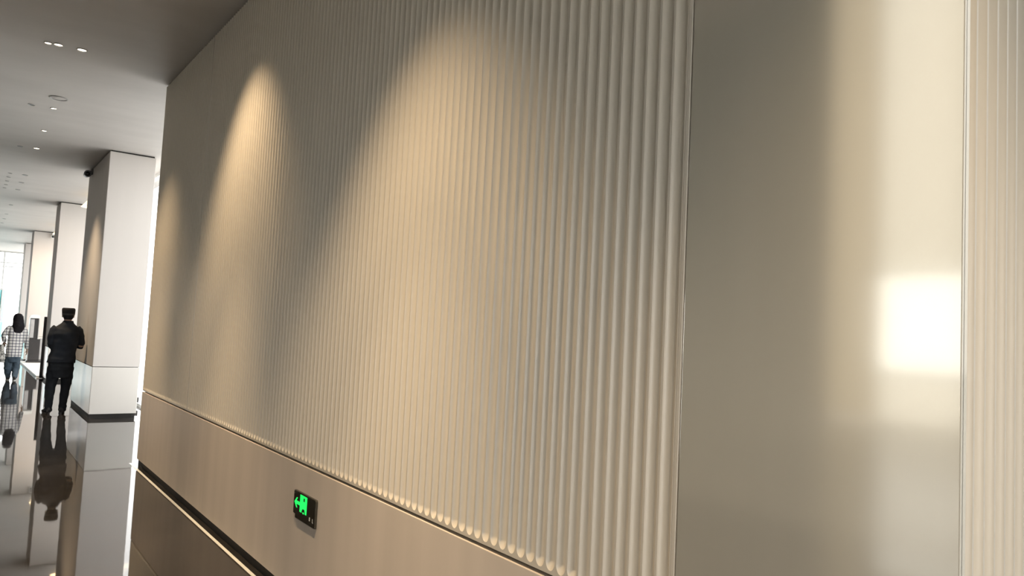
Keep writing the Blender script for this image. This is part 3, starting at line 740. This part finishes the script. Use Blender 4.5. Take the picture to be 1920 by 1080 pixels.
rings(bm, [(-0.020, 0, 0.545, 0.155, 0.125), (-0.018, 0, 0.70, 0.162, 0.128), (-0.008, 0, 0.90, 0.158, 0.120), (0, 0, 1.08, 0.165, 0.118), (-0.002, 0, 1.20, 0.168, 0.105), (0, 0, 1.255, 0.125, 0.085), (0.004, 0.002, 1.30, 0.068, 0.060)])
tube(bm, [(0.110, 0, 1.23), (0.142, 0, 1.19), (0.180, -0.01, 1.06), (0.202, 0.0, 0.94), (0.222, 0.05, 0.82), (0.234, 0.08, 0.74)], [0.056, 0.060, 0.056, 0.050, 0.045, 0.042], 14)
tube(bm, [(-0.115, 0, 1.23), (-0.155, 0, 1.195), (-0.216, -0.01, 1.11), (-0.245, 0.0, 1.02), (-0.222, 0.07, 0.93), (-0.216, 0.11, 0.885)], [0.056, 0.060, 0.056, 0.052, 0.046, 0.042], 14)
fuse('shirt', bm, plaid, wo, 0.010, 3, wrinkle=0.008, wscale=8)
bm = bmesh.new()
rings(bm, [(-0.025, 0, 0.42, 0.115, 0.10), (-0.022, 0, 0.52, 0.148, 0.115), (-0.02, 0, 0.75, 0.148, 0.11)])
tube(bm, [(-0.095, 0, 0.60), (-0.108, 0.015, 0.42), (-0.112, 0.03, 0.28), (-0.098, 0.07, 0.15), (-0.086, 0.095, 0.05)], [0.088, 0.085, 0.080, 0.066, 0.048], 16)
tube(bm, [(0.042, 0, 0.60), (0.045, 0.01, 0.42), (0.045, 0.015, 0.28), (0.038, -0.03, 0.15), (0.035, -0.058, 0.05)], [0.084, 0.080, 0.076, 0.064, 0.048], 16)
fuse('jeans', bm, jean_m, wo, 0.010, 2, wrinkle=0.010, wscale=9)
shoe(wo, -0.085, 0.125, 0.06, shoe_m, 0.88, sole_m); shoe(wo, 0.035, -0.03, -0.06, shoe_m, 0.88, sole_m)
bm = bmesh.new()
rings(bm, [(0.014, -0.085, 1.095, 0.070, 0.034), (0.020, -0.075, 1.15, 0.098, 0.050), (0.026, -0.065, 1.24, 0.122, 0.070), (0.016, -0.040, 1.33, 0.112, 0.090), (0.010, 0.0, 1.42, 0.108, 0.110), (0.008, 0.008, 1.49, 0.098, 0.112), (0.008, 0.010, 1.54, 0.066, 0.082), (0.008, 0.012, 1.552, 0.030, 0.04)], 28, 2.1)
fuse('hair', bm, hair_m, wo, 0.008, 3, wrinkle=0.005, wscale=14)

# --- bag carried in the crook of the left arm
bag_m = mat('black_white_patterned_cloth', (0.05, 0.05, 0.05), 0.8)
vary(bag_m, 22, (0.012, 0.012, 0.012), (0.55, 0.54, 0.50), detail=1)
bag = empty('shoulder_bag', (0.835, 20.64, 0.42)); tag(bag, 'black and white patterned soft bag hanging from the walking person\'s left arm', 'bag')
bm = bmesh.new(); rings(bm, [(0.02, 0, 0.0, 0.06, 0.10), (0.0, 0, 0.06, 0.085, 0.15), (-0.01, 0, 0.2, 0.08, 0.16), (-0.01, 0, 0.33, 0.055, 0.14), (0.0, 0, 0.40, 0.03, 0.11)], 24, 2.3)
fuse('bag_body', bm, bag_m, bag, 0.012, 3, wrinkle=0.02, wscale=9)
bm = bmesh.new(); tube(bm, [(-0.01, 0.09, 0.37), (0.03, 0.10, 0.46), (0.05, 0.10, 0.56), (0.045, 0.075, 0.605), (0.03, 0.03, 0.55), (0.02, -0.04, 0.46), (-0.01, -0.08, 0.37)], [(0.004, 0.014)] * 7, 8); obj('strap', bm, sole_m, bag, smooth=50)
